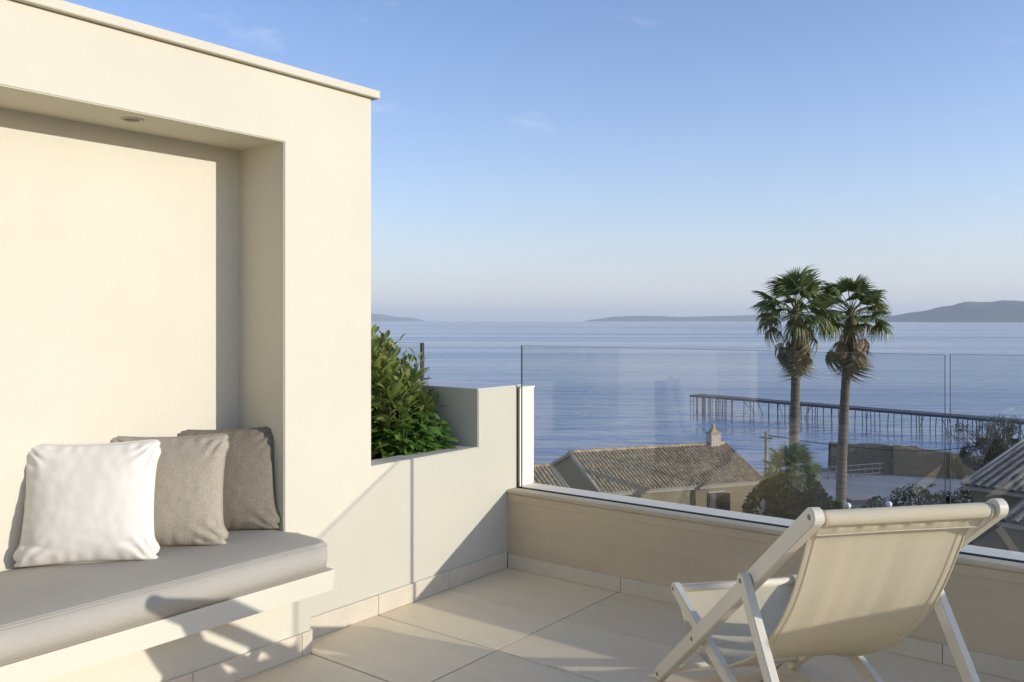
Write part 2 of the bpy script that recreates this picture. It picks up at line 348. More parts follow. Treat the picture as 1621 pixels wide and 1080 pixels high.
cush_m = mat('grey_outdoor_fabric', (.40, .365, .295), .9, .04, 2.2, .35, 260, .0008, fine=.09)
def cushion_mesh():
    bm = bmesh.new(); X0, X1, Y0, Y1, Z0, Z1 = -ND+.006, .272, -3.38, NY1-.004, .3455, .447
    nx, ny = 26, 120; rr = .016
    def z_top(u, v, X, Y):
        crown = .012*(1-(2*u-1)**4)*(1-abs(2*v-1)**30)
        return crown+.0016*noise.noise(Vector((X*6, Y*4, 1)))+.0006*noise.noise(Vector((X*22, Y*14, 5)))
    top = []
    for i in range(nx+1):
        row = []
        for j in range(ny+1):
            u, v = i/nx, j/ny
            uu = .5-.5*math.cos(math.pi*u) if i in (0, nx) else u
            X = X0+(X1-X0)*u; Y = Y0+(Y1-Y0)*v
            # rounded plan corner at the free end
            row.append(bm.verts.new((X, Y, Z1+z_top(u, v, X, Y))))
        top.append(row)
    for i in range(nx):
        for j in range(ny): bm.faces.new((top[i][j], top[i+1][j], top[i+1][j+1], top[i][j+1]))
    be = [e for e in bm.edges if e.is_boundary]
    loop = [v for v in {v for e in be for v in e.verts}]
    r = bmesh.ops.extrude_edge_only(bm, edges=be); nv = [g for g in r['geom'] if isinstance(g, bmesh.types.BMVert)]
    for v in nv: v.co.z = (Z0+Z1)/2+.004*noise.noise(Vector((v.co.x*5, v.co.y*5, 2)))
    e2 = [e for e in bm.edges if e.is_boundary]
    cxm, cym = (X0+X1)/2, (Y0+Y1)/2
    for v in nv:
        if v.co.x > X1-.001: v.co.x += .006+.0025*noise.noise(Vector((0, v.co.y*7, 3)))
        if v.co.y > Y1-.001: v.co.y += .004
    r = bmesh.ops.extrude_edge_only(bm, edges=e2); nv2 = [g for g in r['geom'] if isinstance(g, bmesh.types.BMVert)]
    for v in nv2:
        v.co.z = Z0
        if v.co.x > X1-.001: v.co.x = X1-.003
        if v.co.y > Y1-.001: v.co.y = Y1-.002
    bmesh.ops.contextual_create(bm, geom=[e for e in bm.edges if e.is_boundary])
    bmesh.ops.recalc_face_normals(bm, faces=bm.faces)
    for v in bm.verts:
        if v.co.x > .012 and v.co.y > Y1-.04: v.co.y += .018*min(1, (v.co.x-.012)/.05)*max(0, (v.co.y-(Y1-.04))/.04)
    Y1 += .018
    # round the plan corner
    for v in bm.verts:
        dx = v.co.x-(X1-.085); dy = v.co.y-(Y1-.085)
        if dx > 0 and dy > 0:
            m_ = max(dx, dy); l_ = math.hypot(dx, dy)
            if l_ > 0: k = m_/l_; f = .25+.75*k; v.co.x = X1-.085+dx*f; v.co.y = Y1-.085+dy*f
    se = [e for e in bm.edges if e.is_manifold and e.calc_face_angle(0) > R(45)]
    bmesh.ops.bevel(bm, geom=se, offset=.008, segments=3, affect='EDGES')
    return bm
cu = thing('bench_cushion', 'long grey fabric seat cushion on the built-in bench', 'cushion')
bobj('cushion_pad', cushion_mesh(), cush_m, cu, True)
X1 = .272
tube('piping', [(X1-.001+.0015*noise.noise(Vector((y*.7, 0, 0))), y*1.0, .4475-.0015) for y in [-3.37+.03*i for i in range(65)]], .0026, cush_m, cu, 6)

def pillow(name, label, matl, base, wdir, width, height, thick, lean, seed, ears=1.0, dark=None):
    """base = middle of the lower edge; wdir = direction of its width"""
    wd = Vector((wdir[0], wdir[1], 0)).normalized(); nrm = wd.cross(Vector((0, 0, 1))).normalized()      # faces the terrace
    t_ = thing(name, label, 'pillow', base)
    n = 56; hw, hh = width/2, height/2
    zl = math.cos(lean); vs = []; fs = []
    updir = Vector((0, 0, 1))*math.cos(lean)-nrm*math.sin(lean); fdir = nrm*math.cos(lean)+Vector((0, 0, 1))*math.sin(lean)
    def edge(u, v):
        # pinched sides and pulled-out corners
        px = 1-.050*(1-v*v)**1.0; pz = 1-.045*(1-u*u)**1.0
        x = u*hw*px; z = v*hh*pz
        c = (abs(u)*abs(v))**16; c2 = (abs(u)*abs(v))**3*(1-(abs(u)*abs(v))**6)
        x -= math.copysign(.006*c, u); z -= math.copysign(.006*c, v)
        x += math.copysign(.010*c2*ears, u); z += math.copysign(.004*c2*ears, v)
        ear = (1.6 if v < 0 else .8)*ears; x += math.copysign(.008*math.exp(-((abs(v)-.97)/.08)**2)-.009*math.exp(-((abs(v)-.78)/.10)**2), u)*ear*abs(u)**3
        return x, z
    def wr(u, v):
        s = 0
        for cu_, cv in ((-1, -1), (1, -1), (-1, 1), (1, 1)):
            dx, dz = u-cu_, v-cv; r = math.hypot(dx, dz); an = math.atan2(dz, dx)
            s += math.exp(-(r/.42)**2)*math.sin(an*12+seed*cu_+cv*2+noise.noise(Vector((r*3, an*2, seed)))*3)*.008*min(1, r*5)
        # small gathers along the seams
        e = max(abs(u), abs(v)); along = v if abs(u) > abs(v) else u
        s += .0035*math.exp(-((1-e)/.13)**2)*math.sin(along*26+3*noise.noise(Vector((along*3, seed, 0))))
        s += .003*noise.noise(Vector((u*1.5, v*2.2, seed*3)))+.002*noise.noise(Vector((u*7, v*7, seed)))
        # slump creases above the lower corners
        for sx in (-1, 1):
            q = (v+.66)-.28*(u*sx-.75)*1.0; s -= .013*math.exp(-(q/.05)**2)*max(0, u*sx-.35)*1.3
        return s
    def pt(u, v, side):
        x, z = edge(u, v)
        f = ((1-u**4)*(1-v**4))
        belly = 1+.18*(-v)
        th = thick/2*(max(0, f)**.46)*belly*(.75+.25*(1-u*u)*(1-v*v))
        y = th*side+wr(u, v)*min(1, f*3)
        p = wd*x+updir*(z+hh*.965)+fdir*y
        if p.z < .0: p.z = .0+.02*max(0, p.z)
        return p
    for side in (1, -1):
        b0 = len(vs)
        for i in range(n+1):
            for j in range(n+1):
                u = -1+2*i/n; v = -1+2*j/n; u = math.copysign(abs(u)**.8, u); v = math.copysign(abs(v)**.8, v)
                vs.append(pt(u, v, side))
        for i in range(n):
            for j in range(n):
                a = b0+i*(n+1)+j; f = (a, a+n+1, a+n+2, a+1); fs.append(f if side > 0 else f[::-1])
    me = bpy.data.meshes.new('cover'); me.from_pydata([tuple(v) for v in vs], [], fs)
    bm = bmesh.new(); bm.from_mesh(me); bmesh.ops.remove_doubles(bm, verts=bm.verts, dist=.0004); bmesh.ops.recalc_face_normals(bm, faces=bm.faces); bm.to_mesh(me); bm.free()
    link('cover', me, matl, t_, True)
    pts = []
    for k in range(4):
        for i in range(36):
            s = -1+2*i/36; u, v = [(s, -1), (1, s), (-s, 1), (-1, -s)][k]
            p = pt(u, v, 0)
            if p.z < .0032: p.z = .0032
            pts.append(p)
    pts.append(pts[0])
    tube('piping', pts, .0030, matl, t_, 6)
    return t_
white_f = mat('white_linen', (.76, .70, .59), .95, .02, 3, .3, 170, .0006, fine=.04)
taupe_f = mat('taupe_linen', (.40, .34, .25), .95, .05, 5, .4, 150, .0008, fine=.22)
dark_f = mat('charcoal_taupe_linen', (.20, .17, .12), .95, .06, 6, .4, 150, .0008, fine=.26)
ZC = .4555
def mid(a, b): return ((a[0]+b[0])/2, (a[1]+b[1])/2)
def bp(a, b, nf): 
    wd = Vector((b[0]-a[0], b[1]-a[1], 0)).normalized(); nn = wd.cross(Vector((0, 0, 1))); m_ = mid(a, b)
    return (m_[0]+nn.x*nf, m_[1]+nn.y*nf, ZC+.0015), wd
b_, w_ = bp((-.262, -2.222), (-.006, -1.905), .012); pillow('white_pillow', 'plump white square pillow at the front of the row', white_f, b_, w_, .412, .402, .15, R(12), 1.3)
b_, w_ = bp((-.255, -1.955), (.014, -1.656), .01); pillow('taupe_pillow', 'light taupe square pillow between the white and the dark one', taupe_f, b_, w_, .408, .398, .14, R(12), 4.1)
b_, w_ = bp((-.262, -1.70), (-.035, -1.412), .0); pillow('dark_pillow', 'darker brown grey pillow in the niche corner', dark_f, b_, w_, .40, .395, .15, R(11), 7.7)

# ------------------------------------------------------------------ deck chair
wood_w = mat('white_painted_wood', (.79, .70, .53), .5, .04, 6, .12, 60, .001, stretch=(1, 1, 1))
canvas = mat('cream_canvas', (.80, .69, .47), .9, .03, 3, .5, 330, .001, trans=.2, fine=.13)
thread = mat('cream_thread', (.85, .77, .62), .8, .03, 40)
def rail_mesh(p, q_, wdt, th, r0=True, r1=True):
    """flat batten from p to q in the u-z plane, rounded ends, thickness th along w (0..th)"""
    p, q_ = Vector((p[0], p[1])), Vector((q_[0], q_[1])); d = (q_-p).normalized(); nn = Vector((-d.y, d.x)); h = wdt/2; out = []
    def arc(c, a0, rnd):
        if not rnd: return [c+nn*h*s for s in ((1, -1) if a0 else (-1, 1))]
        k = 9; res = []
        for i in range(k+1):
            t = math.pi*i/k
            res.append(c+(nn*math.cos(t)-d*math.sin(t))*h if a0 else c+(-nn*math.cos(t)+d*math.sin(t))*h)
        return res
    out = arc(p, True, r0)+arc(q_, False, r1)
    bm = bmesh.new(); a = [bm.verts.new((c.x, 0, c.y)) for c in out]; b = [bm.verts.new((c.x, th, c.y)) for c in out]; k = len(out)
    bm.faces.new(a); bm.faces.new(b[::-1])
    for i in range(k): bm.faces.new((a[(i+1) % k], a[i], b[i], b[(i+1) % k]))
    bmesh.ops.recalc_face_normals(bm, faces=bm.faces)
    es = [e for e in bm.edges if abs(e.verts[0].co.y-e.verts[1].co.y) < 1e-6]
    bmesh.ops.bevel(bm, geom=es, offset=.0022, segments=2, affect='EDGES')
    return bm
def bar_mesh(u, z, du, dz, w0, w1, ang=0, bev=.002):
    bm = bmesh.new(); addbox(bm, -du/2, du/2, w0, w1, -dz/2, dz/2, bev)
    bmesh.ops.rotate(bm, verts=bm.verts, cent=(0, 0, 0), matrix=Matrix.Rotation(ang, 3, 'Y')); bmesh.ops.translate(bm, verts=bm.verts, vec=(u, 0, z)); return bm
WCH = .53
def deck_chair(loc, rz, label, up=0):
    # local x = u (front to back), y = w (across), z up
    t_ = thing('deck_chair', label, 'deck chair', loc, rz, 'white deck chairs')
    def wp(u, z): k = max(0, z)/.785*up; return (u-k*.235, z*(1+k*.255))
    foot, top = wp(.006, .022), wp(.985, .785)
    piv = (.672, .538)
    for w0 in (0, WCH-.028):
        o = bobj('back_rail', rail_mesh(foot, top, .046, .028), wood_w, t_); o.location.y = w0
    for w0 in (.031, WCH-.031-.024):
        o = bobj('seat_rail', rail_mesh(wp(.075, .338), (.985, .0), .040, .024, True, False), wood_w, t_); o.location.y = w0
    for w0 in (-.027, WCH+.003):
        o = bobj('prop_leg', rail_mesh(wp(.686, .548), (1.06, .012), .040, .024), wood_w, t_); o.location.y = w0
    ra = -math.atan2(top[1]-foot[1], top[0]-foot[0])
    vs, fs = [], []; tube_pts(vs, fs, [(top[0]-.006, .0275, top[1]-.006), (top[0]-.006, WCH-.0275, top[1]-.006)], .0155, 20); pyd('top_bar', vs, fs, wood_w, t_, True)
    vs, fs = [], []; tube_pts(vs, fs, [(wp(.078, .337)[0], .054, wp(.078, .337)[1]), (wp(.078, .337)[0], WCH-.054, wp(.078, .337)[1])], .013, 18); pyd('front_bar', vs, fs, wood_w, t_, True)
    bobj('foot_bar', bar_mesh(.045, .052, .046, .016, .0285, WCH-.0285, ra), wood_w, t_)
    bobj('rear_bar', bar_mesh(.90, .032, .035, .018, .0555, WCH-.0555, .37), wood_w, t_)
    bobj('prop_bar', bar_mesh(1.045, .035, .018, .03, -.0025, WCH+.0025, 0), wood_w, t_)
    # bolts
    bm0 = None
    def bolt(u, z, w, s):
        vs, fs = [], []; tube_pts(vs, fs, [(u, w, z), (u, w+s*.0016, z), (u, w+s*.0022, z)], [.0075, .0068, .004], 14); pyd('bolt', vs, fs, steel, t_, False)
        vs, fs = [], []; tube_pts(vs, fs, [(u, w+s*.0018, z), (u, w+s*.0038, z)], [.004, .0035], 6); pyd('bolt', vs, fs, steel, t_, False)
    for (u, z) in (top, foot, wp(.30, .25)):
        bolt(u, z, 0, -1); bolt(u, z, WCH, 1)
    for (u, z) in (wp(.686, .548),): bolt(u, z, -.027, -1); bolt(u, z, WCH+.027, 1)
    bolt(*wp(.075, .338), .031, -1); bolt(*wp(.075, .338), WCH-.031, 1)
    # canvas sling
    prof = [(.968, .795), (.950, .788), (.935, .768), (.915, .715), (.887, .655), (.845, .567), (.79, .478), (.71, .385), (.62, .312), (.51, .250), (.41, .203), (.32, .182), (.235, .195), (.165, .235), (.115, .285), (.078, .330), (.062, .339), (.066, .350), (.080, .3515)]
    from mathutils.geometry import interpolate_bezier
    def cr(P, n):
        out = []
        for i in range(len(P)-1):
            p0 = Vector(P[max(i-1, 0)]); p1 = Vector(P[i]); p2 = Vector(P[i+1]); p3 = Vector(P[min(i+2, len(P)-1)])
            for k in range(n):
                t = k/n; out.append(.5*((2*p1)+(-p0+p2)*t+(2*p0-5*p1+4*p2-p3)*t*t+(-p0+3*p1-3*p2+p3)*t**3))
        out.append(Vector(P[-1])); return out
    def sheet(P, w0, w1, nw, name, m, sub=6, amp=1, thick=.0016, off=0):
        C_ = cr(P, sub); vs, fs = [], []; k = len(C_)
        for i, c in enumerate(C_):
            tg = (C_[min(i+1, k-1)]-C_[max(i-1, 0)]).normalized(); nn = Vector((tg.y, -tg.x)); s = i/(k-1)
            env = math.sin(math.pi*min(1, max(0, (s-.34)/.66)))
            for j in range(nw+1):
                v = j/nw; ww = w0+(w1-w0)*v
                pin = .006*env*(1 if v < .5 else -1)*abs(2*v-1)
                puck = math.exp(-((s-.352)/.014)**2)*.0024*(math.sin(v*41+2*noise.noise(Vector((v*5, 0, 3))))+.5*math.sin(v*87+1.0))
                fold = .0032*env*noise.noise(Vector((v*5.2, s*1.2, 4.0)))+.0010*env*noise.noise(Vector((v*13, s*2.6, 9.0)))
                edge = -.006*env*(abs(2*v-1)**6)*math.sin(s*9+.6)
                sag = .010*env*(1-(2*v-1)**2)
                dd = (puck+fold+edge)*amp+sag*amp+off
                vs.append((c.x+nn.x*dd, ww+pin, c.y+nn.y*dd))
        for i in range(k-1):
            for j in range(nw): a = i*(nw+1)+j; fs.append((a, a+1, a+nw+2, a+nw+1))
        o = pyd(name, vs, fs, m, t_, True); sm = o.modifiers.new('thick', 'SOLIDIFY'); sm.thickness = thick; sm.offset = 0
        return o, vs, k
    # the sling is wrapped round the top bar first
    c0 = Vector((top[0]-.006, top[1]-.006)); wrap = []
    for i in range(9):
        a = R(160-(225)*i/8); wrap.append((c0.x+.0185*math.cos(a), c0.y+.0185*math.sin(a)))
    P = wrap+[(.966, .757), (.945, .730)]+prof[3:]; P = [wp(*q) for q in P]
    o, vs, k = sheet(P, .040, WCH-.040, 70, 'canvas_sling', canvas, 4)
    nw = 70
    # hems: side piping and the stitched pocket line
    nsub = 4
    rows = k
    def row(j, i0, i1, off): 
        out = []
        for i in range(i0, i1):
            p = Vector(vs[i*(nw+1)+j]); out.append(p)
        return out
    for j in (0, nw): tube('side_hem', row(j, 14, rows-2, 0), .0030, canvas, o, 6)
    for j in (3, nw-3):
        tube('stitch_line', [p+Vector((.0018, 0, -.0018)) for p in row(j, 44, rows-8, 0)], .0009, thread, o, 4)
    # zig-zag stitching across the pocket
    iy = 10*nsub
    st = []
    for j in range(0, nw*2+1):
        jj = min(nw, j//2); p = Vector(vs[iy*(nw+1)+jj]); p2 = Vector(vs[iy*(nw+1)+min(nw, jj+1)])
        if j % 2: p = (p+p2)/2
        st.append(p+Vector((.0028, 0, -.0012+(.0022 if j % 2 else -.0006))))
    tube('stitch_line', st, .0013, thread, o, 5)
    iy = rows-1-6*nsub
    tube('stitch_line', [Vector(vs[iy*(nw+1)+j])+Vector((-.0015, 0, .0025)) for j in range(nw+1)], .0009, thread, o, 4)
    return t_
CHZ = math.atan2(-.65, .76)
deck_chair((1.262, -.768, 0), CHZ, 'white wooden deck chair with a cream canvas sling facing the glass railing')
deck_chair((2.645, -.731, 0), .117, 'second white deck chair just beyond the right edge of the view')


# ------------------------------------------------------------------ planter plants
leaf_a = mat('glossy_olive_leaf', (.24, .29, .07), .36, .2, 30, trans=.25, col2=(.12, .175, .035, 1))
leaf_y = mat('young_yellow_green_leaf', (.32, .33, .09), .4, .2, 30, trans=.25, col2=(.20, .24, .05, 1))
leaf_b = mat('bright_green_leaf', (.20, .34, .065), .5, .2, 22, trans=.3, col2=(.09, .19, .03, 1))
bark = mat('brown_twig', (.10, .075, .045), .9, .2, 40)
def leaf_mesh(name, L_, Wd, m, tip=.25, curl=.15, ncol=2, heart=False):
    vs, fs = [], []; n = 5
    for i in range(n+1):
        t = i/n
        w_ = (math.sin(math.pi*t**(.75 if heart else 1.25)))**.8*Wd/2 if 0 < i < n else .0006
        z = curl*L_*(t*t)*-1+.0
        for s in (-1, 0, 1): vs.append((s*w_, t*L_, z+abs(s)*w_*.35))
    for i in range(n):
        a = i*3; fs += [(a, a+1, a+4, a+3), (a+1, a+2, a+5, a+4)]
    me = bpy.data.meshes.new(name); me.from_pydata(vs, [], fs); me.materials.append(m)
    for p in me.polygons: p.use_smooth = True
    return me
LA = [leaf_mesh('leaf', .066, .030, leaf_a, curl=c) for c in (.05, .22, -.1)]
LY = [leaf_mesh('leaf', .055, .025, leaf_y, curl=c) for c in (.0, .15)]
LB = [leaf_mesh('leaf', .088, .060, leaf_b, curl=c, heart=True) for c in (.15, .35)]
def orient(loc, d, roll, s):
    """leaf: local +Y points along d, +Z roughly up, turned by roll"""
    d = d.normalized(); x = d.cross(Vector((0, 0, 1)));
    if x.length < .05: x = Vector((1, 0, 0))
    x.normalize(); z = x.cross(d)
    m = Matrix((x, d, z)).transposed().to_4x4(); m = m @ Matrix.Rotation(roll, 4, 'Y')
    return Matrix.Translation(loc) @ m @ Matrix.Scale(s, 4)
def place_leaves(parent, items, limit, base):
    """items: (mesh, matrix world). nearest to the terrace eye become single leaves, the rest one mass"""
    items.sort(key=lambda it: (it[1].translation-CAM).length+ (0 if (it[1].translation-CAM).dot(RT)/(it[1].translation-CAM).dot(FW) > -.168 else 10))
    inv = Matrix.Translation(-Vector(base))
    for me, mt in items[:limit]: stamp('leaf', me, inv @ mt, parent)
    by = {}
    for me, mt in items[limit:]: by.setdefault(me.materials[0].name, []).append((me, mt))
    for k, lst in by.items():
        vs, fs = [], []
        for me, mt in lst:
            b0 = len(vs); mm = inv @ mt; vs += [mm @ v.co for v in me.vertices]; fs += [tuple(b0+i for i in p.vertices) for p in me.polygons]
        o = pyd('inner_leaves', vs, fs, MATS[k], parent, True); o['kind'] = 'stuff'
rg = random.Random(11)
base = (-.42, -.50, .585)
shrub = thing('planter_shrub', 'upright evergreen shrub with glossy olive leaves in the planter', 'shrub', base)
items = []; vs, fs = [], []
def hmax(l_):      # height limit falls away to the right
    return interp(l_, [(-1.6, 1.22), (-.72, 1.19), (-.60, 1.15), (-.50, 1.09), (-.45, 1.0), (-.40, .90), (-.33, .80), (0, .7)])
for k in range(84):
    bx, by_ = rg.uniform(-.80, -.15), rg.uniform(-.80, -.27)
    P = Vector((bx, by_, .585)); lat = (P-CAM).dot(RT)
    if lat > -.38 or lat < -.9: continue
    out = Vector((bx+.45, by_+.5, 0))*.35
    H = hmax(lat)-.585-rg.uniform(0, .16)
    if H < .1: continue
    pts = [P]; n = 7
    for i in range(1, n+1):
        t = i/n; pts.append(P+out*t*t*.6+Vector((rg.uniform(-.012, .012), rg.uniform(-.012, .012), H*t)))
    for p in pts:
        if p.y > -.255 and p.x > -.70: p.y = -.255
    tube_pts(vs, fs, [p-Vector(base) for p in pts], [.004-.0028*i/n for i in range(n+1)], 5)
    nl = int(H*105)
    for i in range(nl):
        t = max(.04, (i/nl)**.75); f = t*n; a = min(n-1, int(f)); p = pts[a].lerp(pts[a+1], f-a)
        an = i*2.399+k; up = .35+1.4*(t**4)+rg.uniform(-.2, .35)
        d = Vector((math.cos(an), math.sin(an), up)); top = t > .86
        if rg.random() < .35:      # short side twig
            p = p+Vector((math.cos(an), math.sin(an), .5))*rg.uniform(.02, .07)
        if p.x > -.115-.02 and p.z < .66: continue
        if (p-CAM).dot(RT) > -.47 and p.z > .86: continue
        if p.y+d.normalized().y*.05 > -.235 and p.z < .93 and p.x > -.7: d.y = -abs(d.y); p.y = min(p.y, -.25)
        me = rg.choice(LY) if (top and rg.random() < .6) or rg.random() < .15 else rg.choice(LA)
        items.append((me, orient(p, d, rg.uniform(-.6, .6), rg.uniform(.8, 1.4)*(1 if not top else .8))))
o = pyd('stems', vs, fs, bark, shrub, True)
place_leaves(shrub, items, 300, base)
base = (-.17, -.40, .585)
low = thing('trailing_plant', 'low bright green broad leaved plant spilling over the planter lip', 'plant', base)
items = []; vs, fs = [], []
for k in range(44):
    an = rg.uniform(0, 6.28); r_ = rg.uniform(.02, .15); P = Vector((base[0]+.6*r_*math.cos(an)-.01, base[1]+r_*math.sin(an)*1.25-.08, .585))
    P.y = min(P.y, -.33); P.x = min(P.x, -.135)
    H = rg.uniform(.07, .26)*(1-abs(P.y+.42)*1.2); tip = P+Vector((rg.uniform(-.03, .07), rg.uniform(-.05, .04), H))
    tip.y = min(tip.y, -.32)
    tube_pts(vs, fs, [P-Vector(base), P.lerp(tip, .5)-Vector(base)+Vector((0, 0, .01)), tip-Vector(base)], .0022, 5)
    for i in range(9):
        t = .35+.65*i/8; p = P.lerp(tip, t); an2 = i*2.4+k
        d = Vector((math.cos(an2), math.sin(an2), rg.uniform(-.25, .35)))
        if p.y+d.normalized().y*.07 > -.235: d.y = -abs(d.y)
        items.append((rg.choice(LB), orient(p, d, rg.uniform(-.4, .4), rg.uniform(.55, 1.0))))
pyd('stems', vs, fs, leaf_b, low, True)
place_leaves(low, items, 290, base)

# ------------------------------------------------------------------ palms
frond_g = mat('palm_green', (.125, .165, .035), .45, .3, 2, trans=.2, col2=(.20, .22, .055, 1))
frond_y = mat('palm_yellowing', (.30, .27, .09), .5, .3, 2, trans=.15, col2=(.09, .10, .03, 1))
frond_d = mat('palm_dead', (.44, .31, .16), .9, .35, 3, col2=(.20, .145, .08, 1))
trunk_m = mat('palm_trunk', (.23, .175, .12), .95, .35, 1.2, .9, 7, .05, stretch=(1, 1, 7), col2=(.09, .07, .05, 1))
def fan_mesh(m, rad, pet, spread, nl, droop, ragged, seed):
    """fan leaf: petiole along +Y then pointed segments"""
    r = random.Random(seed); vs, fs = [], []
    tube_pts(vs, fs, [(0, 0, 0), (0, pet*.5, .03*pet), (0, pet, 0)], [.022, .014, .011], 4)
    for i in range(nl):
        if r.random() < ragged: continue
        a = -spread/2+spread*i/(nl-1); ln = rad*(1-.22*abs(a)/(spread/2))*r.uniform(.82, 1.05); d = Vector((math.sin(a), math.cos(a), 0)); pr = Vector((d.y, -d.x, 0)); w0 = rad*spread/nl*.30
        b0 = len(vs); fold = .02*(1 if i % 2 else -1)
        for t, ww in ((.05, .25), (.5, 1.0), (.75, .6), (1, .04)):
            z = -droop*ln*t**3*r.uniform(.8, 1.2)-.10*abs(a)*t*rad; c = Vector((0, pet, 0))+d*ln*t*(1-.25*droop*t*t)
            for s in (-1, 1): vs.append((c.x+pr.x*s*w0*ww, c.y+pr.y*s*w0*ww, z+fold*s*ww))
        for k in range(3): q_ = b0+k*2; fs.append((q_, q_+1, q_+3, q_+2))
    me = bpy.data.meshes.new('frond'); me.from_pydata([tuple(v) for v in vs], [], fs); me.materials.append(m); return me
FG = [fan_mesh(frond_g, .74, .80, 3.5, 34, d, .02, 10+i) for i, d in enumerate((.25, .45, .7))]
FY = [fan_mesh(frond_y, .70, .85, 3.2, 30, d, .08, 20+i) for i, d in enumerate((.6, 1.0))]
FD = [fan_mesh(frond_d, .62, .80, 1.7, 22, d, .3, 30+i) for i, d in enumerate((.9, 1.2))]
def palm(l_, d_, ztop, label, seed, lean=(0, 0), s=1.0, ngreen=34, ndead=52, zbase=None, tr=.21, skirt=1.0):
    r = random.Random(seed); zb = (ZG-1.25) if zbase is None else zbase
    b = W(l_, d_, zb); tp = W(l_+lean[0], d_+lean[1], ztop); t_ = thing('palm_tree', label, 'palm', b); H = tp-b
    if H.z > 3:
        pts = []; rad = []
        for i in range(49):
            t = i/48; p = H*t; p.x += .12*math.sin(t*3.1+seed); pts.append(p); rad.append((tr*(1.25-.42*t)+.04*math.exp(-t*14))*(1+.035*math.sin(i*2.6)))
        H = pts[-1]
        tube('trunk', pts, rad, trunk_m, t_, 14)
        # bulge of old leaf bases
        tube('leaf_base_collar', [H+Vector((0, 0, z)) for z in (-1.3, -.8, -.3, .05, .25)], [tr*.8, tr*1.15, tr*1.3, tr*1.1, .06], mat_collar, t_, 12)
    def add(me, az, el, sc, z0, roll=0):
        d = Vector((math.cos(az)*math.cos(el), math.sin(az)*math.cos(el), math.sin(el)))
        stamp('frond', me, orient(H+Vector((0, 0, z0)), d, roll, sc*s), t_)
    for i in range(ngreen):
        t = i/ngreen; el = R(82)-R(108)*t**.85+r.uniform(-.12, .12); az = i*2.399+r.uniform(-.3, .3)
        me = r.choice(FG) if t < .78 or r.random() < .4 else r.choice(FY)
        add(me, az, el, r.uniform(.85, 1.08), .05-.25*t, r.uniform(-.35, .35))
    for i in range(ndead):
        t = i/max(1, ndead); az = i*2.399+1+r.uniform(-.4, .4); el = R(-42)-R(43)*t**.5+r.uniform(-.15, .15)
        me = r.choice(FD) if r.random() < .68 else r.choice(FY)
        add(me, az, el, r.uniform(.6, 1.25)*skirt, -.30-.95*t, r.uniform(-.8, .8))
    return t_
mat_collar = mat('palm_leaf_bases', (.25, .17, .09), .95, .4, 6, .9, 9, .06, col2=(.10, .07, .04, 1))
k = 40/1368
palm((1256-810.5)*k, 40, -(493-508)*k, 'left of the two tall fan palms, with a browner hanging skirt', 5, (-.0, 0), 1.48)
palm((1330-810.5)*k*1.02, 41, -(495-508)*k*1.02, 'right of the two tall fan palms, trunk leaning slightly right', 9, (.65, 0), 1.48)
palm((1252-810.5)*34/1368, 34, -6.1, 'young fan palm with bluish green leaves behind the dark bush', 13, (0, 0), .95, 36, 0, -6.2)

# ------------------------------------------------------------------ leafy masses
bush_d = mat('dark_bush_leaf', (.022, .042, .010), .8, .3, 1, trans=.1, spec=.1, col2=(.008, .018, .005, 1))
bush_g = mat('mid_bush_leaf', (.06, .085, .025), .6, .3, 1, trans=.1, col2=(.035, .052, .015, 1))
def foliage(name, blobs, nleaf, ls, m, parent, seed, org):
    r = random.Random(seed); vs, fs = [], []
    vol = [a*b*c for _, (a, b, c) in blobs]; tot = sum(vol)
    for (c, (a, b, h)), v in zip(blobs, vol):
        for i in range(int(nleaf*v/tot)):
            while True:
                x, y, z = (r.uniform(-1, 1) for _ in range(3)); q_ = x*x+y*y+z*z
                if q_ < 1: break
            k = (q_**.5)**-.45*1.0 if q_ > .01 else 1; k = min(k, 1/(q_**.5+1e-6))
            p = Vector((c[0]+x*k*a, c[1]+y*k*b, c[2]+z*k*h))
            if noise.noise(p*1.1+Vector((seed, 0, 0))) < -.16: continue
            d = Vector((r.gauss(0, 1), r.gauss(0, 1), r.gauss(0, .7))).normalized(); e = d.cross(Vector((r.gauss(0, 1), r.gauss(0, 1), r.gauss(0, 1)))).normalized()
            s = ls*r.uniform(.6, 1.3); b0 = len(vs)
            vs += [p-d*s, p+e*s*.45, p+d*s, p-e*s*.45]; fs.append((b0, b0+1, b0+2, b0+3))
    o = pyd(name, vs, fs, m, parent); o['kind'] = 'stuff'; return o
def bush(name, l_, d_, z, blobs, n, ls, m, label, cat, seed, group=None):
    b = W(l_, d_, z); t_ = thing(name, label, cat, b, YAW, group)
    vs, fs = [], []; r = random.Random(seed)
    for c, s in blobs:
        tube_pts(vs, fs, [(c[0]*.2, c[1]*.2, 0), (c[0]*.6, c[1]*.6, c[2]*.55), (c[0], c[1], c[2]+s[2]*.3)], [.07, .05, .02], 6)
    pyd('trunk', vs, fs, bark, t_)
    foliage('crown', blobs, n, ls, m, t_, seed, b); return t_
GZ = ZG-1.25
bush('dark_bush', 10.0, 31.5, GZ, [((-.3, 0, 3.2), (1.4, 1.3, 2.1)), ((1.1, .2, 2.9), (1.3, 1.2, 1.9)), ((.4, .3, 4.1), (1.2, 1.0, 1.5)), ((-.4, -.3, 1.6), (1.2, 1, 1.6))], 22000, .10, bush_d, 'large dark rounded bush beneath the young palm', 'bush', 3)
bush('hedge_shrub', 18.3, 41.0, GZ, [((-.7, 0, 1.2), (1.2, .9, 1.5)), ((.6, 0, 1.6), (1.3, .9, 1.7)), ((1.9, .1, 1.3), (1.1, .9, 1.4))], 8000, .09, bush_d, 'dark hedge behind the deck chair top left of the glass joint', 'hedge', 5)
